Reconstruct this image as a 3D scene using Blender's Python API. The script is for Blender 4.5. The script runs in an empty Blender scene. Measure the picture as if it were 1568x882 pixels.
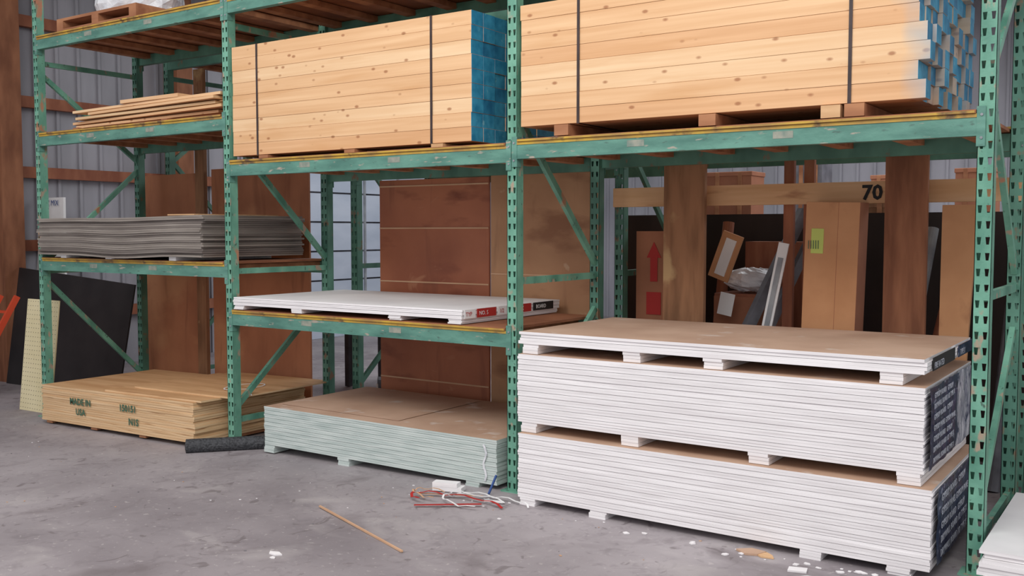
import bpy, math, random
from mathutils import Vector, Matrix
random.seed(7)
S=bpy.context.scene
def lin(c):
    return tuple(((v/255)/12.92 if v/255<=0.04045 else ((v/255+0.055)/1.055)**2.4) for v in c)+(1,)
def nn(t,ty,**k):
    n=t.nodes.new(ty)
    for a,b in k.items(): setattr(n,a,b)
    return n
def mat(name,c1,c2=None,scale=(3,3,3),rough=.7,c3=None,t3=(.62,.7),s3=(8,8,8),bump=0,bs=40,metal=0,detail=6,ramp=(.35,.65)):
    m=bpy.data.materials.new(name); m.use_nodes=True; t=m.node_tree; b=t.nodes['Principled BSDF']
    b.inputs['Roughness'].default_value=rough; b.inputs['Metallic'].default_value=metal
    tc=nn(t,'ShaderNodeTexCoord')
    if c2 is None: b.inputs['Base Color'].default_value=lin(c1)
    else:
        mp=nn(t,'ShaderNodeMapping'); mp.inputs['Scale'].default_value=scale; t.links.new(tc.outputs['Object'],mp.inputs[0])
        no=nn(t,'ShaderNodeTexNoise'); no.inputs['Scale'].default_value=1; no.inputs['Detail'].default_value=detail; t.links.new(mp.outputs[0],no.inputs['Vector'])
        cr=nn(t,'ShaderNodeValToRGB'); cr.color_ramp.elements[0].position=ramp[0]; cr.color_ramp.elements[1].position=ramp[1]
        cr.color_ramp.elements[0].color=lin(c1); cr.color_ramp.elements[1].color=lin(c2); t.links.new(no.outputs['Fac'],cr.inputs[0])
        t.links.new(cr.outputs[0],b.inputs['Base Color'])
        if c3: layer(m,s3,t3[0],t3[1],c3,det=5)
    if bump:
        n3=nn(t,'ShaderNodeTexNoise'); n3.inputs['Scale'].default_value=bs; n3.inputs['Detail'].default_value=4; t.links.new(tc.outputs['Object'],n3.inputs['Vector'])
        bp=nn(t,'ShaderNodeBump'); bp.inputs['Strength'].default_value=bump; bp.inputs['Distance'].default_value=.02; t.links.new(n3.outputs['Fac'],bp.inputs['Height']); t.links.new(bp.outputs[0],b.inputs['Normal'])
    return m
def layer(m,scale,lo,hi,col,dist=0,det=8,amt=1,loc=(3.3,1.7,9.1)):
    t=m.node_tree; b=t.nodes['Principled BSDF']; cur=b.inputs['Base Color'].links[0].from_socket
    tc=nn(t,'ShaderNodeTexCoord'); mp=nn(t,'ShaderNodeMapping'); mp.inputs['Scale'].default_value=scale; mp.inputs['Location'].default_value=loc; t.links.new(tc.outputs['Object'],mp.inputs[0])
    n=nn(t,'ShaderNodeTexNoise'); n.inputs['Scale'].default_value=1; n.inputs['Detail'].default_value=det; n.inputs['Distortion'].default_value=dist; t.links.new(mp.outputs[0],n.inputs['Vector'])
    r=nn(t,'ShaderNodeValToRGB'); r.color_ramp.elements[0].position=lo; r.color_ramp.elements[1].position=hi
    r.color_ramp.elements[0].color=(0,0,0,1); r.color_ramp.elements[1].color=(amt,amt,amt,1); t.links.new(n.outputs['Fac'],r.inputs[0])
    mx=nn(t,'ShaderNodeMixRGB'); t.links.new(r.outputs[0],mx.inputs[0]); t.links.new(cur,mx.inputs[1]); mx.inputs[2].default_value=lin(col)
    t.links.new(mx.outputs[0],b.inputs['Base Color'])
def lumber(name,a,b_,xend=None):
    m=mat(name,a,b_,scale=(.8,16,26),rough=.65,ramp=(.3,.7)); t=m.node_tree; b=t.nodes['Principled BSDF']
    layer(m,(1.1,7,9),.56,.72,(210,156,102),0,4,.5)
    cur=b.inputs['Base Color'].links[0].from_socket
    tc=nn(t,'ShaderNodeTexCoord'); mp=nn(t,'ShaderNodeMapping'); mp.inputs['Scale'].default_value=(7,8,13); t.links.new(tc.outputs['Object'],mp.inputs[0])
    v=nn(t,'ShaderNodeTexVoronoi'); v.inputs['Scale'].default_value=1; t.links.new(mp.outputs[0],v.inputs['Vector'])
    r=nn(t,'ShaderNodeValToRGB'); r.color_ramp.elements[0].position=.08; r.color_ramp.elements[1].position=.17
    r.color_ramp.elements[0].color=(.75,.75,.75,1); r.color_ramp.elements[1].color=(0,0,0,1); t.links.new(v.outputs['Distance'],r.inputs[0])
    mx=nn(t,'ShaderNodeMixRGB'); t.links.new(r.outputs[0],mx.inputs[0]); t.links.new(cur,mx.inputs[1]); mx.inputs[2].default_value=lin((156,96,56)); out=mx.outputs[0]
    if xend is not None:
        sx=nn(t,'ShaderNodeSeparateXYZ'); t.links.new(tc.outputs['Object'],sx.inputs[0])
        no=nn(t,'ShaderNodeTexNoise'); no.inputs['Scale'].default_value=5; t.links.new(tc.outputs['Object'],no.inputs['Vector'])
        ad=nn(t,'ShaderNodeMath',operation='MULTIPLY_ADD'); ad.inputs[1].default_value=.3; t.links.new(no.outputs['Fac'],ad.inputs[0]); t.links.new(sx.outputs['X'],ad.inputs[2])
        mr=nn(t,'ShaderNodeMapRange'); mr.inputs['From Min'].default_value=xend+.07; mr.inputs['From Max'].default_value=xend+.25; mr.inputs['To Max'].default_value=.7; t.links.new(ad.outputs[0],mr.inputs['Value'])
        m2=nn(t,'ShaderNodeMixRGB'); t.links.new(mr.outputs[0],m2.inputs[0]); t.links.new(out,m2.inputs[1]); m2.inputs[2].default_value=lin((150,176,190)); out=m2.outputs[0]
    t.links.new(out,b.inputs['Base Color'])
    return m

M={}
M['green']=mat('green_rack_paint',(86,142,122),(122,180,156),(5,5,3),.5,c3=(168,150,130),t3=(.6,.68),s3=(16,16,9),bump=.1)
layer(M['green'],(30,30,22),.64,.7,(58,74,66),0,5,.8,(1,5,2)); layer(M['green'],(6,6,3.5),.64,.69,(190,120,88),0,6,.8,(7,2,5))
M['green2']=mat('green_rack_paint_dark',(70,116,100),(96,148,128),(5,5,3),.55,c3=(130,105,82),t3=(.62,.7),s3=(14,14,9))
M['beam']=mat('green_beam_paint',(74,122,110),(104,156,140),(3,5,12),.5,c3=(168,160,146),t3=(.64,.7),s3=(9,10,34),bump=.1)
layer(M['beam'],(14,14,40),.62,.7,(70,92,84),0,5,.7,(1,5,2))
M['yellow']=mat('yellow_edge_paint',(205,168,62),(160,125,70),(6,6,6),.6,c3=(110,84,56),t3=(.58,.68))
M['deck']=mat('deck_wood',(128,78,52),(168,110,76),(3,3,10),.8)
M['joist']=mat('joist_wood',(148,96,66),(184,130,92),(2,9,9),.8)
M['block']=mat('softwood_block',(196,152,108),(222,182,138),(3,14,14),.8)
M['dryedge']=mat('drywall_edge_paper',(232,229,230),(248,246,247),(3,3,60),.8)
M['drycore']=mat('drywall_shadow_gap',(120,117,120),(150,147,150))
M['greenedge']=mat('moisture_drywall_edge',(184,198,194),(210,220,216),(4,4,50),.8)
M['kraft']=mat('kraft_paper_face',(184,150,126),(204,172,148),(2,2,2),.85,c3=(216,202,190),t3=(.62,.75),s3=(5,5,5))
M['whiteface']=mat('white_paper_face',(225,224,225),(240,240,240),(2,2,2),.7)
M['navy']=mat('navy_wrap',(32,40,66),(56,66,98),(12,12,12),.3,c3=(130,136,156),t3=(.6,.68),s3=(9,24,30),bump=.7,bs=14)
M['wrapgrey']=mat('clear_wrap_grey',(130,132,150),(205,206,214),(10,30,10),.25,bump=.8,bs=18,c3=(60,66,96),t3=(.55,.65),s3=(6,16,16))
M['inkw']=mat('white_ink',(190,194,206))
M['plyedge']=mat('plywood_edge',(210,172,128),(232,200,158),(2,4,90),.8,c3=(170,128,88),t3=(.62,.7),s3=(2,3,60))
M['plytop']=mat('plywood_face',(200,152,104),(222,178,130),(1,8,3),.75,c3=(184,132,88),t3=(.6,.72),s3=(1.5,10,3))
LA=((220,173,126),(238,197,152));LB=((212,161,114),(232,186,140));LC=((228,186,140),(242,208,166))
for n,(a,c) in zip('ABC',(LA,LB,LC)):
    M['lam'+n]=lumber('lumber_'+n.lower(),a,c); M['lam'+n+'2']=lumber('lumber_end_'+n.lower(),a,c,2.40)
M['blue']=mat('blue_end_paint',(30,130,172),(66,166,204),(12,12,12),.6,c3=(120,188,208),t3=(.64,.74),s3=(20,20,20))
M['blued']=mat('blue_end_paint_dark',(24,108,150),(48,142,184),(12,12,12),.6)
M['strap']=mat('dark_steel_strap',(48,34,34),(66,50,48),(9,9,9),.4)
M['greyA']=mat('grey_board_a',(132,123,116),(156,148,140),(2,2,30),.85)
M['greyB']=mat('grey_board_b',(108,99,94),(130,122,116),(2,2,30),.85)
M['redply']=mat('red_brown_plywood',(152,86,58),(180,110,76),(1.2,3,1.2),.55,c3=(132,70,46),t3=(.55,.7),s3=(2,2,6))
layer(M['redply'],(9,9,1.2),.6,.72,(120,66,46),.5,6,.4); layer(M['redply'],(3,3,5),.66,.72,(196,140,104),1,6,.4,(4,4,1))
M['brownply']=mat('brown_plywood',(170,124,90),(194,148,110),(1.5,3,1.5),.7,c3=(150,104,74),t3=(.55,.7),s3=(2,2,5))
layer(M['brownply'],(8,8,1.4),.6,.72,(138,96,70),.5,6,.45); layer(M['brownply'],(4,4,3),.66,.72,(206,176,146),1,6,.5,(4,4,1))
M['orangeply']=mat('orange_plywood',(158,98,66),(192,126,88),(2,3,1.2),.7,c3=(200,140,98),t3=(.56,.66),s3=(1,2,1.4))
layer(M['orangeply'],(9,9,1.2),.6,.72,(134,80,54),.5,6,.45)
M['batten']=mat('pale_batten',(200,158,124),(214,174,140),(3,3,3),.8)
M['plank']=mat('rough_plank',(126,88,60),(164,118,84),(14,6,2),.8,c3=(190,156,112),t3=(.6,.7),s3=(4,4,3))
M['plankd']=mat('dark_plank',(120,74,50),(154,102,72),(14,6,2),.8)
M['stud']=mat('red_stud',(138,82,60),(166,108,80),(12,6,2),.8)
M['cardb']=mat('cardboard',(190,138,97),(206,154,111),(3,3,3),.85,c3=(172,122,86),t3=(.58,.7),s3=(5,5,3))
M['cardr']=mat('cardboard_red',(158,104,78),(176,118,88),(3,3,3),.85)
M['red']=mat('red_print',(180,44,40)); M['black']=mat('black_print',(28,28,30)); M['inkgreen']=mat('green_stencil_ink',(70,105,85)); M['white']=mat('white_paint',(232,232,232),(244,244,244))
M['blackpanel']=mat('black_panel',(28,25,27),(42,38,39),(3,3,3),.6)
M['gloom']=mat('painted_gloom',(46,39,38),(68,56,54),(2,3,1),.7)  # near-black colour painting in the shade deep behind the racks
M['cream']=mat('cream_pegboard',(218,206,164),(228,217,178),(3,3,3),.8)
M['label']=mat('lime_label',(196,210,110))
M['tag']=mat('scuffed_tag',(120,136,126),(160,160,146),(20,20,20),.6)
M['dark']=mat('dark_steel',(46,46,52),(70,70,76),(6,6,6),.5)
M['slate']=mat('slate_steel',(92,94,102),(124,126,134),(6,6,6),.5)
M['grey']=mat('grey_metal',(130,134,140),(160,164,168),(6,6,6),.5)
M['plastic']=mat('plastic_wrap',(205,208,214),(235,237,240),(8,8,8),.25,bump=.8,bs=14)
M['glulam']=mat('pale_beam_wood',(212,164,118),(232,190,146),(1,8,14),.75,c3=(160,104,70),t3=(.62,.72),s3=(1.5,6,8))
M['orange']=mat('orange_plastic',(210,74,40)); M['blueprint']=mat('blue_print',(50,80,140))
M['wire']=mat('black_mesh',(40,42,46),(76,78,82),(60,60,60),.6,bump=.6,bs=60)

class B:
    def __init__(s): s.v=[]; s.f=[]; s.m=[]; s.T=None; s.mats=[]
    def mi(s,k):
        if k not in s.mats: s.mats.append(k)
        return s.mats.index(k)
    def add(s,vs,fs,ks):
        o=len(s.v); s.v+= [tuple(s.T@Vector(p)) if s.T else tuple(p) for p in vs]
        for i,f in enumerate(fs):
            s.f.append([o+q for q in f]); s.m.append(s.mi(ks[i] if isinstance(ks,(list,tuple)) else ks))
    def box(s,x0,x1,y0,y1,z0,z1,k,end=None,top=None,endl=None):
        vs=[(x0,y0,z0),(x1,y0,z0),(x1,y1,z0),(x0,y1,z0),(x0,y0,z1),(x1,y0,z1),(x1,y1,z1),(x0,y1,z1)]
        fs=[(0,3,2,1),(4,5,6,7),(0,1,5,4),(1,2,6,5),(2,3,7,6),(3,0,4,7)]
        s.add(vs,fs,[k,top or k,k,end or k,k,endl or k])
    def bar(s,p0,p1,w,h,k,up=(0,0,1)):
        p0=Vector(p0);p1=Vector(p1);d=(p1-p0).normalized();u=Vector(up)
        r=d.cross(u)
        if r.length<1e-3: r=d.cross(Vector((1,0,0)))
        r.normalize(); u=r.cross(d).normalized()
        vs=[]
        for p in (p0,p1):
            for a,b in((-1,-1),(1,-1),(1,1),(-1,1)): vs.append(p+r*a*w/2+u*b*h/2)
        s.add(vs,[(0,1,2,3),(7,6,5,4),(0,4,5,1),(1,5,6,2),(2,6,7,3),(3,7,4,0)],k)
    def quadbox(s,pts,t,k):
        t=Vector(t); vs=[Vector(p) for p in pts]+[Vector(p)+t for p in pts]
        s.add(vs,[(0,1,2,3),(7,6,5,4),(0,4,5,1),(1,5,6,2),(2,6,7,3),(3,7,4,0)],k)
    def cyl(s,p0,p1,r,k,n=12,r2=None):
        p0=Vector(p0);p1=Vector(p1);d=(p1-p0).normalized()
        a=d.cross(Vector((0,0,1)))
        if a.length<1e-3:a=Vector((1,0,0))
        a.normalize();b=d.cross(a);r2=r if r2 is None else r2;vs=[]
        for p,rr in((p0,r),(p1,r2)):
            for i in range(n):
                t=2*math.pi*i/n; vs.append(p+a*rr*math.cos(t)+b*rr*math.sin(t))
        fs=[(i,(i+1)%n,n+(i+1)%n,n+i) for i in range(n)]+[tuple(range(n))[::-1],tuple(range(n,2*n))]
        s.add(vs,fs,k)
    def obj(s,name,parent=None,bevel=0):
        me=bpy.data.meshes.new(name); me.from_pydata(s.v,[],s.f); 
        for k in s.mats: me.materials.append(M[k])
        me.polygons.foreach_set('material_index',s.m); me.update()
        o=bpy.data.objects.new(name,me); S.collection.objects.link(o)
        if parent: o.parent=parent
        if bevel:
            b=o.modifiers.new('bev','BEVEL'); b.width=bevel; b.segments=1; b.limit_method='ANGLE'
        return o
def grp(name):
    e=bpy.data.objects.new(name,None); e.empty_display_size=.1; S.collection.objects.link(e); return e
def text(body,loc,rot,size,k,parent,name='print',ext=.0004,bold=0):
    c=bpy.data.curves.new(name,'FONT'); c.body=body; c.size=size; c.extrude=ext; c.offset=bold; c.resolution_u=2
    o=bpy.data.objects.new(name,c); c.materials.append(M[k]); o.location=loc; o.rotation_euler=[math.radians(a) for a in rot]
    S.collection.objects.link(o); o.parent=parent; return o
def fz(x): return min(0,.018*x)

# ---------- floor
fm=mat('concrete_floor',(150,143,146),(174,167,170),(.9,.9,.9),.72,c3=(130,123,127),t3=(.48,.7),s3=(.55,.8,1),bump=.12,bs=22,detail=10)
layer(fm,(9,9,1),.54,.75,(116,109,112),1.5,8,.5,(2,2,0))
layer(fm,(1.6,2.6,1),.57,.72,(194,188,187),.6,12,.45,(3,2,0))
layer(fm,(26,30,1),.63,.71,(204,198,196),.5,4,.45,(1,2,0))
layer(fm,(1.5,1.2,1),.58,.7,(110,101,103),1,8,.6,(2.4,6.1,0))
layer(fm,(5.5,5,1),.64,.69,(102,93,94),1.5,7,.55,(7.4,2.1,0))
M['floor']=fm
bb=B()
xs=[-16,-12,-9,-7,-5.5,-4,-2.7,-1.4,0,4,9]
for i in range(len(xs)-1):
    a,c=xs[i],xs[i+1]; bb.quadbox([(a,-9,fz(a)),(c,-9,fz(c)),(c,14,fz(c)),(a,14,fz(a))],(0,0,-.1),'floor')
bb.obj('floor')

# ---------- walls
M['wall']=mat('corrugated_steel_wall',(148,149,156),(170,170,178),(2,2,.6),.5)
def corr_x(nm,X,y0,y1,z0,z1):
    bb=B(); y=y0; p=.3
    while y<y1:
        bb.box(X-.03,X,y,min(y+p-.04,y1),z0,z1,'wall'); bb.box(X-.03,X+.03,y+p-.04,y+p,z0,z1,'wall') if y+p<=y1+.01 else None; y+=p
    bb.obj(nm)
corr_x('wall_left',-8.6,-3,6.0,-.2,6); corr_x('wall_left',-8.6,9.6,13,-.2,6)
bb=B(); bb.box(-8.63,-8.6,6.01,9.59,3.4,6,'wall'); bb.obj('wall_left')
bb=B(); x=-8.55
while x<9:
    bb.box(x,x+.26,13,13.03,-.2,6,'wall'); bb.box(x+.26,x+.3,12.96,13.03,-.2,6,'wall'); x+=.3
bb.obj('wall_back')
M['door']=mat('pale_door_panel',(186,198,214),(204,214,228),(1,1,3),.4)
bb=B()
for i in range(7):
    z=-.15+i*.5; bb.box(-8.62,-8.58,6.02,9.58,z,z+.47,'door'); bb.box(-8.64,-8.60,6.02,9.58,z+.47,z+.5,'dark')
for y in (6.9,7.8,8.7): bb.box(-8.6,-8.55,y,y+.04,-.15,3.35,'grey')
bb.obj('door_1')
bb=B()
for z in (.6,1.5,2.42,3.3,4.3): bb.box(-8.56,-8.47,-3,6,z-.07,z+.07,'stud')
for y in (-1.2,1.1,3.6): bb.box(-8.46,-8.15,y,y+.26,-.2,6,'plankd')
bb.obj('trim_1')
bb=B(); bb.box(-9,9,-.2,13,5.6,5.7,'wall')  # unseen roof added to keep sky light off the rear, open in front
for x in (-7.5,-5,-2.5,0,2.5,5): bb.box(x,x+.08,-.2,13,5.3,5.6,'plankd')
bb.obj('shade_ceiling')

# ---------- pallet racks
PX=[-5.44,-2.735,0,2.735]; DEP=1.055
def post(name,X,Y,z0,z1,parent,key='green'):
    b=B(); w=.038
    b.box(X-w,X-w+.003,Y,Y+.072,z0,z1,key); b.box(X+w-.003,X+w,Y,Y+.072,z0,z1,key)
    b.box(X-w+.003,X-w+.018,Y+.069,Y+.072,z0,z1,key); b.box(X+w-.018,X+w-.003,Y+.069,Y+.072,z0,z1,key)
    b.box(X-.07,X+.07,Y-.03,Y+.10,z0-.002,z0+.008,key)
    P=.076; n=int((z1-z0)/P); hw=.010; cs=(-.019,.019)
    for yy in (Y,Y+.0025):
      for i in range(n):
        a=z0+i*P; h0=a+.02; h1=a+.056; e=a+P
        def q(xa0,xa1,xb0,xb1,za,zb): b.add([(X+xa0,yy,za),(X+xa1,yy,za),(X+xb1,yy,zb),(X+xb0,yy,zb)],[(0,1,2,3)],key)
        q(-w,w,-w,w,a,h0); q(-w,w,-w,w,h1,e)
        n0=.006
        q(-w,cs[0]-n0,-w,cs[0]-hw,h0,h1); q(cs[0]+n0,cs[1]-n0,cs[0]+hw,cs[1]-hw,h0,h1); q(cs[1]+n0,w,cs[1]+hw,w,h0,h1)
    return b.obj(name,parent)
def beam(name,x0,x1,Y,zc,parent,front=True,h=.1,key='beam'):
    b=B()
    y0,y1=(Y-.005,Y+.045) if front else (Y+.03,Y+.078)
    b.box(x0+.038,x1-.038,y0,y1,zc-h/2,zc+h/2,key)
    b.box(x0+.042,x1-.042,y0-.004 if front else y1,y0 if front else y1+.004,zc+h/2-.012,zc+h/2+.006,'yellow' if front else key)
    if front: b.box(x0+.042,x1-.042,y0-.003,y0,zc-h/2,zc-h/2+.006,key)
    for X,sg in((x0,1),(x1,-1)):
        yf=Y-.006 if front else Y+.079
        b.box(min(X+sg*.003,X+sg*.042),max(X+sg*.003,X+sg*.042),yf-.002,yf+.003,zc-.1,zc+.09,key)
        b.box(min(X+sg*.038,X+sg*.043),max(X+sg*.038,X+sg*.043),yf,yf+.05 if front else yf+.001,zc-.1,zc+.09,key)
        for dz in(-.06,.05): b.cyl((X+sg*.02,yf-.006,zc+dz),(X+sg*.02,yf,zc+dz),.007,'grey',8)
    if front and key=='beam':
        for f in (.3,.62): 
            xx=x0+(x1-x0)*f; b.box(xx,xx+.11,y0-.0015,y0,zc-.012,zc+.026,'tag')
    b.obj(name,parent)
def deck(name,x0,x1,Y,zc,parent,seed=0):
    b=B(); r=random.Random(seed); z=zc+.05
    n=7
    for i in range(n):
        xx=x0+.15+(x1-x0-.3)*i/(n-1)+r.uniform(-.05,.05)
        b.box(xx-.045,xx+.045,Y+.05,Y+DEP+.03,z-.045,z,'joist')
    m=x0+(x1-x0)*r.uniform(.4,.6)
    b.box(x0+.045,m-.002,Y-.01,Y+DEP+.09,z+.006,z+.024,'deck'); b.box(m+.002,x1-.045,Y-.015,Y+DEP+.09,z+.007,z+.025,'deck')
    b.box(x0+.05,x1-.05,Y-.02,Y-.012,z+.008,z+.02,'yellow')
    b.obj(name,parent)
def frame(name,X,Y,parent,flip=False,key='green'):
    b=B(); yf,yb=Y+.06,Y+DEP+.01
    segs=[(3.3,3.3),(2.42,3.2),(2.42,1.45),(1.36,1.36),(.27,1.12),(.16,.16)] if not flip else [(3.26,3.26),(1.4,2.3),(3.15,2.4),(1.3,1.3),(1.2,.2),(.12,.12)]
    for a,c in segs: b.bar((X,yf,a),(X,yb,c),.03,.045,key)
    b.obj(name,parent)
rack=grp('pallet_rack')
for i,X in enumerate(PX):
    z0=fz(X)
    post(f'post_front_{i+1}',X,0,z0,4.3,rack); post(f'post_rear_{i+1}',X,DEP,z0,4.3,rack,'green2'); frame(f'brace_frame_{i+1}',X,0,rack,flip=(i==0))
lev={0:[3.43,2.53,1.36],1:[3.43,2.165,.985],2:[3.43,2.185]}
for bay,zs in lev.items():
    for j,z in enumerate(zs):
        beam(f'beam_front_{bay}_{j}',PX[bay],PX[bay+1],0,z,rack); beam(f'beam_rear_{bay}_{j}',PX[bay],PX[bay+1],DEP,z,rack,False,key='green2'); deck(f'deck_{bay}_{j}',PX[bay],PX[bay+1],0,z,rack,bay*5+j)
rack2=grp('pallet_rack')
Y2=1.43
for i,X in enumerate(PX):
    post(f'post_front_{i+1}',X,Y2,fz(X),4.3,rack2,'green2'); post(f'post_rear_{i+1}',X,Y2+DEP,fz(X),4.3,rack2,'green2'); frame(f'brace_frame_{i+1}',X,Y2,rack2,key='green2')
for bay,zs in {0:[3.43],1:[3.43,2.2],2:[3.43,2.25]}.items():
    for j,z in enumerate(zs):
        beam(f'beam_front_{bay}_{j}',PX[bay],PX[bay+1],Y2,z,rack2,key='green2'); beam(f'beam_rear_{bay}_{j}',PX[bay],PX[bay+1],Y2+DEP,z,rack2,False,key='green2')
        if z>3: deck(f'deck_{bay}_{j}',PX[bay],PX[bay+1],Y2,z,rack2,bay*5+j+50)

# ---------- drywall stacks
def drystack(name,x0,x1,y0,y1,z0,z1,n,edge='dryedge',top='kraft',spx=(),sph=.06,jit=.004,parent=None,core='drycore'):
    b=B(); t=(z1-z0)/n
    for i in range(n):
        g=.0027 if i%2 else .0006
        a=random.uniform(-jit,jit); c=random.uniform(-jit,jit); d=random.uniform(-jit*.6,jit*.6)
        b.box(x0+a,x1+c,y0+d,y1+d,z0+i*t,z0+(i+1)*t-g,edge,top=top if i==n-1 else edge)
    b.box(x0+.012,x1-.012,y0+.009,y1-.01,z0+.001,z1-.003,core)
    for sx in spx:
        k=sph/3
        for j in range(3):
            o=random.uniform(-.004,.004); b.box(sx-.055+o,sx+.055+o,y0+.004+o,y1-.02,z0-sph+j*k,z0-sph+(j+1)*k-.0012,edge)
    return b.obj(name,parent)
g1=grp('drywall_stack'); drystack('sheets',.19,2.575,-.21,1.0,.045,.445,26,spx=(.26,.75,2.0,2.43),sph=.045,parent=g1)
g2=grp('drywall_stack'); drystack('sheets',.16,2.525,-.17,1.04,.505,.928,26,spx=(.24,.93,1.70,2.46),sph=.06,parent=g2)
g3=grp('drywall_stack'); drystack('sheets',.16,2.52,-.15,1.06,.988,1.065,4,spx=(.24,.93,1.43,2.36),sph=.06,parent=g3,jit=.008)
def wrap(par,X,y0,y1,z0,z1,key,lines,sz=.05):
    b=B(); n=12; vs=[];fs=[]
    for i in range(n+1):
        for j in range(6):
            vs.append((X+.008+random.uniform(0,.012),y0+(y1-y0)*i/n,z0+(z1-z0)*j/5))
    for i in range(n):
        for j in range(5): a=i*6+j; fs.append((a,a+6,a+7,a+1))
    b.add(vs,fs,key); b.obj('end_wrap',par)
    r=random.Random(3)
    for k in range(lines):
        text(r.choice(['GYPSUM PANEL GYPSUM PANEL','DRYWALL BOARD 1/2 TYPE X','WALLBOARD 1/2  WALLBOARD','GYPSUM BOARD   GYPSUM']),(X+.022,y0+.06,z0+.03+k*(z1-z0-.03)/lines),(90,r.uniform(-2,2),90),sz,'inkw',par,bold=.0005)
wrap(g1,2.58,-.17,.97,.07,.44,'navy',5,.05)
wrap(g2,2.53,-.14,.55,.515,.92,'navy',7,.038); wrap(g2,2.53,.55,1.02,.515,.92,'wrapgrey',0)
b=B(); b.box(2.532,2.536,-.05,.5,.995,1.06,'black'); b.box(2.532,2.536,.6,1.0,.995,1.06,'navy'); b.obj('end_label',g3)
text('FIRE RATED',(2.538,-.03,1.005),(90,0,90),.045,'inkw',g3); text('TYPE X',(2.538,.63,1.005),(90,0,90),.045,'inkw',g3)
g4=grp('drywall_stack')
drystack('sheets',-2.31,-.10,-.03,1.13,.03,.33,20,edge='greenedge',spx=(-2.26,-1.47,-.3),sph=.06,parent=g4)
b=B(); b.box(-2.25,-1.05,.1,1.1,.3305,.332,'kraft'); b.obj('face_paper',g4)
b=B()
for i in range(8): b.bar((-.19+.012*math.sin(i*1.3),-.036,.05+i*.03),(-.19+.012*math.sin((i+1)*1.3),-.038,.05+(i+1)*.03),.004,.014,'plastic')
b.obj('torn_band',g4)
g5=grp('drywall_stack')
drystack('sheets',-2.66,-.39,-.02,1.2,1.098,1.16,5,top='whiteface',spx=(-1.95,-.98,-2.6,-.45),sph=.033,parent=g5,jit=.006)
b=B()
for i,(a,c,k) in enumerate([(0,.12,'white'),(.14,.36,'red'),(.38,.55,'white'),(.56,.8,'red'),(.83,1.1,'black')]): b.box(-.383,-.379,a,c,1.1,1.158,k)
b.obj('end_label',g5)
text('NO. 5',(-.377,.16,1.115),(90,0,90),.04,'white',g5); text('TYPE X',(-.377,.57,1.115),(90,0,90),.04,'white',g5); text('BOARD',(-.377,.86,1.115),(90,0,90),.04,'white',g5); text('TYP',(-.377,.01,1.115),(90,0,90),.04,'red',g5); text('1/2',(-.377,.4,1.115),(90,0,90),.04,'red',g5)
g6=grp('drywall_stack'); drystack('sheets',2.80,5.1,-.25,.95,.05,.215,8,spx=(2.9,3.8),sph=.05,top='whiteface',parent=g6,jit=.016)

# ---------- plywood stack left
g=grp('plywood_stack'); b=B()
x0,x1,y0,y1=-5.13,-2.94,-.2,1.0
ang=math.atan(.02); b.T=Matrix.Translation((x0,0,-.082))@Matrix.Rotation(-ang,4,'Y')
L=x1-x0; n=17; h0=.025; tt=.325/n
for i in range(n):
    a=random.uniform(-.006,.006); c=random.uniform(-.012,.012)
    b.box(a,L+c,y0+a,y1,h0+i*tt,h0+(i+1)*tt-.0012,'plyedge',top='plytop' if i==n-1 else None)
b.box(.01,L-.02,y0+.012,y1-.01,h0,h0+.32,'plyedge')
for k in (.05,.75,1.45,2.1): b.box(k,k+.09,y0+.01,y1-.05,0,h0,'joist')
b.box(.95,L+.06,y0+.03,y1+.05,h0+.325,h0+.34,'plyedge',top='plytop'); b.box(1.1,L+.22,y0+.22,y1+.12,h0+.3402,h0+.352,'plyedge',top='plytop')
b.obj('sheets',g)
def st(tx,u,z,s): text(tx,(x0+u,y0-.009,-.075+.02*u+z),(90,-1.2,0),s,'inkgreen',g,'stencil',bold=.0025)
st('MADE IN',.46,.2,.08); st('USA',.55,.11,.08); st('150151',1.2,.2,.08); st('N1S',1.33,.09,.08)
b=B()
for i in range(14):
    t0=i*.45; t1=(i+1)*.45
    b.bar((-3.1+.12*math.cos(t0),.45+.2*math.sin(t0),.345),(-3.1+.12*math.cos(t1),.45+.2*math.sin(t1),.345),.012,.002,'white')
b.bar((-3.0,.4,.347),(-2.70,.18,.345),.01,.002,'white')
b.obj('loose_strapping',g)
b=B(); b.cyl((-2.86,-.34,.0),(-2.42,.12,.005),.055,'wire',18); b.cyl((-2.863,-.343,.0),(-2.86,-.34,.0),.035,'black',14); b.obj('mesh_roll')

# ---------- lumber bundles
def bundle(name,x0,x1,y0,y1,z0,rows,rh,cols,mats,jit,straps,unp=.0,spx=()):
    g=grp(name); b=B(); cw=(y1-y0)/cols
    for r in range(rows):
        for c in range(cols):
            a=random.uniform(-jit,jit*.4); l=random.uniform(-.006,.006)
            k=random.choice(mats); e=random.choice(['blue','blue','blued']) if random.random()>unp else k
            dy=random.uniform(-.002,.002) if c==0 else 0
            b.box(x0+l,x1+a,y0+c*cw+dy,y0+(c+1)*cw-.001,z0+r*rh+.0006,z0+(r+1)*rh-.001,k,end=e)
    b.obj('boards',g,bevel=.001)
    b=B()
    for sx in straps:
        s=.009; zt=z0+rows*rh
        b.box(sx-s,sx+s,y0-.006,y0-.004,z0-.002,zt+.003,'strap'); b.box(sx-s,sx+s,y0-.006,y1+.004,zt+.001,zt+.003,'strap'); b.box(sx-s,sx+s,y0-.006,y1+.004,z0-.004,z0-.002,'strap'); b.box(sx-s,sx+s,y1+.002,y1+.004,z0-.002,zt+.003,'strap')
    b.obj('straps',g)
    if spx:
        b=B()
        for sx,h,k in spx: b.box(sx-.05,sx+.05,y0-.02,y1-.05,z0-h,z0-.005,k)
        b.obj('spacers',g)
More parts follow.
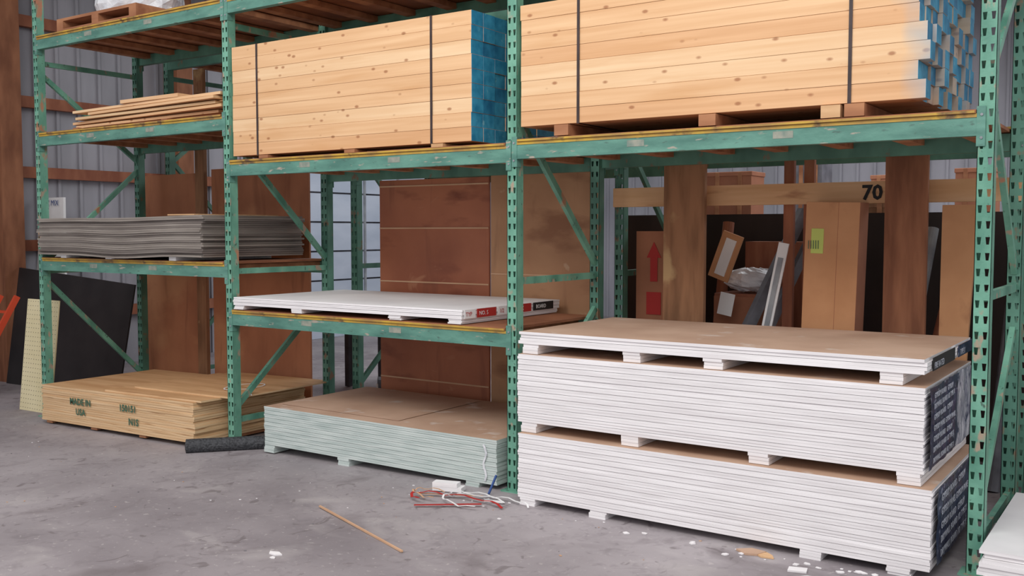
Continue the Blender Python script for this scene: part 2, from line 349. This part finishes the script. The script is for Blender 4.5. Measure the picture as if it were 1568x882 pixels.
bundle('lumber_bundle',-2.665,-.325,.01,1.05,2.268,9,.094,8,['lamA','lamB','lamC','lamA'],.006,(-2.38,-.66),spx=((-2.3,.028,'joist'),(-.6,.028,'block'),(-1.4,.028,'joist')))
bundle('lumber_bundle',.06,2.465,.01,1.22,2.335,8,.094,11,['lamA2','lamB2','lamC2','lamA2'],.05,(.48,2.09),.12,spx=((.37,.07,'joist'),(1.32,.07,'joist'),(2.0,.07,'block'),(2.12,.07,'joist')))

# ---------- shelf boards AB
b=B(); r=random.Random(5)
base=2.606
for i in range(14):
    z=base+.03+(i//3)*.035; x0=-5.25+r.uniform(0,.5)+.05*(i//3); x1=-2.8-r.uniform(0,.2); y=.02+(i%3)*.27+r.uniform(-.02,.05)
    b.bar((x0,y+.1,z),(x1,y+r.uniform(0,.12),z+r.uniform(-.0,.02)),.14,.022,r.choice(['lamA','glulam','lamC','plyedge']))
for xx in (-4.9,-3.6): b.box(xx,xx+.08,.03,.98,base,base+.018,'joist')
b.box(-4.2,-3.4,.05,.3,base+.19,base+.22,'glulam'); 
b.obj('trim_board_pile')
b=B(); r=random.Random(9); n=20; z=1.462; N=14
for i in range(n):
    t=.0172; xa=-5.375+r.uniform(-.02,.05); xb=-2.97+r.uniform(-.03,.02); ya=-.06+r.uniform(-.012,.012); yb=1.03
    k='greyA' if r.random()>.4 else 'greyB'; f=i/n
    def w(x): return .012*math.sin(x*2.1+1)*(1-f*.3)+.006*math.sin(x*5)*(1-f)-.02*f*max(0,-4.7-x)
    vs=[]
    for j in range(N+1):
        x=xa+(xb-xa)*j/N
        for (y,zz) in((ya,0),(yb,0),(yb,t-.002),(ya,t-.002)): vs.append((x,y,z+i*t+zz+w(x)))
    fs=[]
    for j in range(N):
        o=j*4
        for q in range(4): fs.append((o+q,o+4+q,o+4+(q+1)%4,o+(q+1)%4)[::-1])
    fs+=[(0,1,2,3),(N*4+3,N*4+2,N*4+1,N*4)]
    b.add(vs,fs,k)
b.box(-3.5,-3.15,.0,.9,1.812,1.822,'block')
for xx in (-5.05,-4.35,-3.45): b.box(xx,xx+.09,-.03,1.0,1.435,1.462+.004,'white')
b.obj('fiberboard_sheet_stack')
b=B(); b.box(-5.1,-3.9,.02,1.0,3.505,3.53,'joist'); 
for xx in(-5.1,-4.55,-4.0): b.box(xx,xx+.1,.02,1.0,3.53,3.6,'joist')
b.box(-5.1,-3.9,.02,1.0,3.6,3.625,'joist'); b.obj('wood_pallet')
b=B(); r=random.Random(2)
vs=[];fs=[];n=28;m=8
for j in range(m):
    for i in range(n):
        a=2*math.pi*i/n; R=(.40+.05*math.cos(4*a)); R*=1+r.uniform(-.07,.07); vs.append((-4.5+R*math.cos(a),.5+R*math.sin(a),3.63+j*.07))
for j in range(m-1):
    for i in range(n): fs.append((j*n+i,j*n+(i+1)%n,(j+1)*n+(i+1)%n,(j+1)*n+i))
fs.append(tuple(range((m-1)*n,m*n)))
b.add(vs,fs,'plastic'); b.obj('plastic_wrapped_goods')

# ---------- leaning sheets behind
def mk(name,x0,x1,k,ztop,lines=(),Y=1.3):
    b=B(); b.box(x0,x1,Y,Y+.02,fz(x0)+.0,ztop,k); b.box(x0+.02,x1-.03,Y+.022,Y+.04,fz(x0)+.0,ztop-.03,k)
    for z in lines: b.box(x0+.002,x1-.002,Y-.006,Y-.0005,z,z+.012,'batten')
    b.obj(name)
mk('plywood_sheet',-2.30,-1.12,'redply',2.12,(.4,1.24,1.70,2.06))
mk('plywood_sheet',-1.10,-.1,'brownply',2.14,(1.33,))
mk('plywood_sheet',-5.70,-4.75,'orangeply',2.27)
mk('plywood_sheet',-4.56,-3.18,'orangeply',2.3)
b=B(); b.box(-4.74,-4.6,1.24,1.28,fz(-4.7),3.3,'plank'); b.obj('wood_plank')
b=B(); b.box(.46,.77,1.24,1.28,0,2.3,'plank'); b.obj('wood_plank')
b=B(); b.box(1.98,2.23,1.22,1.26,0,2.3,'plankd'); b.obj('wood_plank')
b=B(); b.quadbox([(2.3,1.27,0),(2.42,1.27,0),(2.5,1.3,1.84),(2.3,1.3,1.84)],(0,.04,0),'cardb'); b.obj('wood_plank')
for x in (1.22,1.36):
    b=B(); b.box(x,x+.07,1.56,1.6,0,2.4,'stud'); b.obj('wood_stud')
g=grp('cardboard_carton'); b=B(); b.T=Matrix.Translation((1.46,1.16,0))@Matrix.Rotation(math.radians(1.5),4,'Y')
b.box(0,.34,0,.2,.01,1.87,'cardb',end='cardr'); b.box(.205,.209,-.001,.2,.01,1.868,'cardr'); b.box(.04,.12,-.003,0,1.54,1.70,'label'); b.obj('box',g,bevel=.004)
text('|||||',(1.52,1.154,1.58),(90,0,0),.06,'inkgreen',g)
g=grp('shipping_carton'); b=B(); b.box(.08,.42,1.56,1.8,1.0,1.68,'cardr'); b.box(.08,.42,1.56,1.8,.0,.98,'cardr')
b.add([(.2,1.555,1.3),(.26,1.555,1.3),(.26,1.555,1.48),(.29,1.555,1.48),(.23,1.555,1.6),(.17,1.555,1.48),(.2,1.555,1.48)],[(0,1,2,3,4,5,6)],'red')
b.box(.33,.40,1.554,1.558,1.32,1.45,'red'); b.box(.17,.29,1.554,1.558,1.05,1.22,'red'); b.obj('box',g)
g=grp('glulam_beam'); b=B(); b.box(-.02,3.6,1.37,1.42,1.86,2.0,'glulam'); b.obj('timber',g); text('70',(1.80,1.366,1.885),(90,0,0),.13,'black',g,bold=.004)
b=B(); b.box(-.6,4.5,2.62,2.66,0,1.82,'gloom'); b.obj('gloom_backdrop')  # made-up dark sheet standing in for shaded depth behind the clutter
b=B(); b.bar((.95,1.5,.9),(1.27,1.85,1.83),.07,.07,'slate'); b.bar((1.10,1.5,.9),(1.40,1.85,1.80),.05,.06,'slate'); b.obj('steel_channel')
b=B(); b.bar((1.17,1.36,.95),(1.29,1.38,1.6),.012,.07,'white',up=(1,0,0)); b.bar((1.185,1.353,1.03),(1.272,1.366,1.5),.004,.035,'grey',up=(1,0,0)); b.obj('metal_trim_strip')
b=B(); b.bar((.70,1.66,1.33),(.82,1.66,1.66),.02,.16,'cardb',up=(1,0,0)); b.bar((.715,1.645,1.36),(.81,1.645,1.62),.01,.08,'white',up=(1,0,0)); b.obj('picture_box')
b=B(); b.box(.65,1.1,1.72,2.1,.0,1.22,'stud'); b.box(.65,1.1,1.71,1.72,.9,1.2,'cardr'); b.box(.7,1.2,2.2,2.5,0,1.6,'stud'); b.obj('wood_crate')
b=B(); b.cyl((2.02,1.75,0),(2.3,2.2,1.75),.05,'stud',14); b.cyl((1.9,1.75,0),(2.05,2.3,1.7),.04,'grey',14); b.cyl((2.55,1.75,0),(2.62,2.3,1.7),.05,'slate',14); b.obj('pipe_bundle')
b=B(); b.cyl((.5,1.95,0),(.52,2.3,1.75),.045,'stud',14); b.cyl((1.62,1.9,0),(1.5,2.3,1.78),.05,'plank',14); b.obj('pipe_bundle')
def blob(name,c,R,k,seed=0,sq=(1,1,1)):
    r=random.Random(seed); b=B(); n=22;m=12;vs=[];fs=[]
    for j in range(1,m):
        ph=math.pi*j/m
        for i in range(n):
            a=2*math.pi*i/n; q=R*(1+r.uniform(-.1,.1)); vs.append((c[0]+q*sq[0]*math.sin(ph)*math.cos(a),c[1]+q*sq[1]*math.sin(ph)*math.sin(a),c[2]+q*sq[2]*math.cos(ph)))
    for j in range(m-2):
        for i in range(n): fs.append((j*n+i,(j+1)*n+i,(j+1)*n+(i+1)%n,j*n+(i+1)%n))
    fs.append(tuple(range(n))); fs.append(tuple(range((m-2)*n,(m-1)*n))[::-1])
    b.add(vs,fs,k); return b.obj(name)
blob('plastic_bag',(.88,1.88,1.32),.2,'plastic',1,(1.1,.7,.45))
b=B(); b.quadbox([(.72,1.60,1.08),(.83,1.60,1.06),(.86,1.60,1.22),(.75,1.60,1.24)],(0,.002,0),'white'); b.obj('paper_sheet')

# ---------- left corner items
b=B(); b.quadbox([(-8.1,1.05,-.15),(-5.85,1.05,-.11),(-5.80,1.25,1.1),(-8.1,1.25,1.24)],(0,.02,0),'blackpanel'); b.obj('black_panel')
g=grp('pegboard_sheet'); b=B(); b.quadbox([(-6.08,.1,-.108),(-5.52,.1,-.10),(-5.52,.22,1.0),(-6.08,.22,1.0)],(0,.012,0),'cream')
b.obj('sheet',g); b=B()
for i in range(13):
    for j in range(25):
        f=(j+.5)/25; b.cyl((-6.06+i*.043,.099+.12*f,-.1+1.1*f),(-6.06+i*.043,.103+.12*f,-.1+1.1*f),.004,'black',6)
b.obj('holes',g)
g=grp('sign_board'); b=B(); b.quadbox([(-8.45,1.55,-.15),(-7.65,1.55,-.15),(-7.95,1.75,2.1),(-8.45,1.75,2.1)],(0,.03,0),'white'); b.obj('panel',g); text('LOC MIX',(-8.42,1.72,2.0),(86,0,0),.1,'blueprint',g)
b=B(); b.bar((-7.6,1.4,-.13),(-8.0,1.5,1.9),.06,.06,'dark'); b.obj('steel_bar')
b=B()
for x in (-7.35,-7.0): b.bar((x-.3,.15,-.13),(x-.25,.75,.95),.04,.06,'orange')
for k in range(5):
    f=.12+k*.18; b.bar((-7.63,.15+.6*f,-.13+1.08*f),(-7.28,.15+.6*f,-.13+1.08*f),.05,.025,'orange')
b.obj('step_ladder')

r=random.Random(11)
def crate(name,x,y,z,w,d,h,k):
    b=B(); b.box(x,x+w,y,y+d,z,z+h,k); b.box(x-.01,x+w+.01,y-.01,y+d+.01,z+h-.05,z+h,k)
    for q in(.2,.7): b.box(x+w*q,x+w*q+.05,y-.012,y,z,z+h,'joist')
    b.obj(name,bevel=.004)
for i,(x,y,w,h,k) in enumerate([(-5.6,5.5,.7,.5,'white'),(-4.8,4.6,.5,.35,'cardb'),(-6.5,6.8,.8,.7,'grey'),(-4.0,3.6,.4,.4,'white'),(-5.0,6.8,.9,.9,'cardr')]):
    crate('storage_crate',x,y,fz(x),w,.5,h,k)
b=B(); b.box(-4.3,-3.0,2.8,3.5,.55,.6,'stud')
for xx in(-4.25,-3.1):
    for y in(2.85,3.4): b.box(xx,xx+.06,y,y+.06,-.07,.55,'dark')
b.obj('work_table')
b=B(); b.cyl((-3.25,2.3,.07),(-3.2,2.35,.07),.12,'dark',20); b.cyl((-3.26,2.29,.07),(-3.19,2.36,.07),.05,'white',16); b.bar((-3.3,2.4,.15),(-2.9,2.7,.75),.03,.03,'dark'); b.bar((-3.25,2.35,.07),(-2.85,2.6,.07),.05,.05,'dark'); b.obj('hand_truck')
for i in range(16):
    x=-1+i*.6; y=[5.2,6.4,7.6][i%3]+r.uniform(0,.4); h=r.uniform(1.9,2.7)
    crate('storage_shelf_goods',x,y,0,r.uniform(.3,.55),.4,h,r.choice(['white','grey','cardb','cardr','slate','plank']))
crate('shipping_crate',3.0,1.75,0,.6,.5,.95,'cardr'); crate('shipping_crate',3.05,1.9,.96,.45,.4,.5,'slate')

# ---------- debris
b=B(); b.bar((-.787,-.935,fz(-.787)+.012),(.21,-1.32,.008),.012,.009,'batten'); b.obj('wood_stick')
b=B(); r=random.Random(4)
def ribbon(cx,cy,rx,ry,a0,a1,k,n=16,tw=.012):
    pts=[(cx+rx*math.cos(a0+(a1-a0)*i/n),cy+ry*math.sin(a0+(a1-a0)*i/n),.012+.02*abs(math.sin(i*.9))) for i in range(n+1)]
    for i in range(n): b.bar(pts[i],pts[i+1],tw,.002,k)
ribbon(-.1,-.45,.35,.12,.6,4.0,'red',tw=.018); ribbon(.0,-.38,.25,.12,1,5,'white'); ribbon(-.2,-.38,.3,.1,2,4.5,'batten'); ribbon(.02,-.3,.3,.08,.2,3.4,'white')
b.bar((-.3,-.62,.01),(.05,-.4,.02),.022,.003,'red'); b.bar((-.45,-.4,.01),(-.05,-.25,.02),.014,.003,'batten'); b.bar((.0,-.3,.01),(.12,-.27,.012),.02,.01,'white'); b.bar((-.07,-.16,.01),(-.075,-.07,.11),.012,.01,'blueprint')
b.obj('strapping_scraps')
b=B(); b.T=Matrix.Translation((-.36,-.2,0))@Matrix.Rotation(.3,4,'Z'); b.box(-.1,.1,-.04,.04,.0,.028,'dryedge'); b.box(-.1,.07,-.04,.03,.029,.055,'dryedge'); b.obj('gypsum_offcut')
b=B(); r=random.Random(21)
def chip(x,y,s,k,th=.2):
    z=fz(x); n=r.choice([4,5,5,6]); a0=r.uniform(0,6); pts=[(x+s*r.uniform(.5,1)*math.cos(a0+6.28*i/n)*1.3,y+s*r.uniform(.4,1)*math.sin(a0+6.28*i/n),z+.001) for i in range(n)]
    top=[(p[0],p[1],z+.003+s*th) for p in pts]
    b.add(pts+top,[tuple(range(n,2*n))]+[(i,(i+1)%n,n+(i+1)%n,n+i) for i in range(n)],k)
for i in range(60):
    x=r.uniform(-5.5,3); y=-.25-abs(r.gauss(0,1.1)); chip(x,y,r.uniform(.003,.009),r.choice(['drycore','batten','kraft','dryedge']))
for i in range(28):
    x=r.gauss(1.9,.5); y=-.27-abs(r.gauss(0,.06)); chip(x,y,r.uniform(.005,.022),'dryedge')
for i in range(16):
    x=r.gauss(-.1,.35); y=-.2-abs(r.gauss(0,.15)); chip(x,y,r.uniform(.004,.014),'dryedge')
for (x,y,s,k) in ((-.335,-1.7,.04,'dryedge'),(-.3,-1.75,.02,'dryedge'),(1.72,-.29,.07,'kraft'),(1.8,-.3,.05,'block'),(2.0,-.42,.06,'dryedge'),(2.1,-.5,.05,'dryedge')): chip(x,y,s,k,.12)
b.obj('floor_debris')

# ---------- light
w=bpy.data.worlds.new('World'); S.world=w; w.use_nodes=True; bg=w.node_tree.nodes['Background']; bg.inputs[0].default_value=(.98,.965,1,1); bg.inputs[1].default_value=.74
def area(name,loc,target,size,sy,power,col):
    l=bpy.data.lights.new(name,'AREA'); l.shape='RECTANGLE'; l.size=size; l.size_y=sy; l.energy=power; l.color=col
    o=bpy.data.objects.new(name,l); o.location=loc; o.rotation_euler=(Vector(target)-Vector(loc)).to_track_quat('-Z','Y').to_euler(); S.collection.objects.link(o)
area('bay_door_light',(1,-5.5,6.5),(-.5,.5,1),8,3,400,(1,.97,.935))  # area light standing in for an unseen open bay door
area('fill_rear',(-3,7,5.2),(-3,7,0),8,5,270,(.95,.97,1))  # added fill light, brightens the rear and left wall
area('fill_rear_right',(4,7,5.2),(4,7,0),5,5,220,(.98,.97,1))  # second added fill, brightens the background on the right
S.view_settings.view_transform='Standard'
# ---------- camera
cd=bpy.data.cameras.new('camera'); cam=bpy.data.objects.new('camera',cd); S.collection.objects.link(cam); S.camera=cam
cd.sensor_width=36; cd.lens=34.44; cd.clip_end=100
cam.location=(6.24*math.sin(math.radians(34.5)),-6.24*math.cos(math.radians(34.5)),1.68); cam.rotation_euler=(math.radians(90-3.32),0,math.radians(34.5))
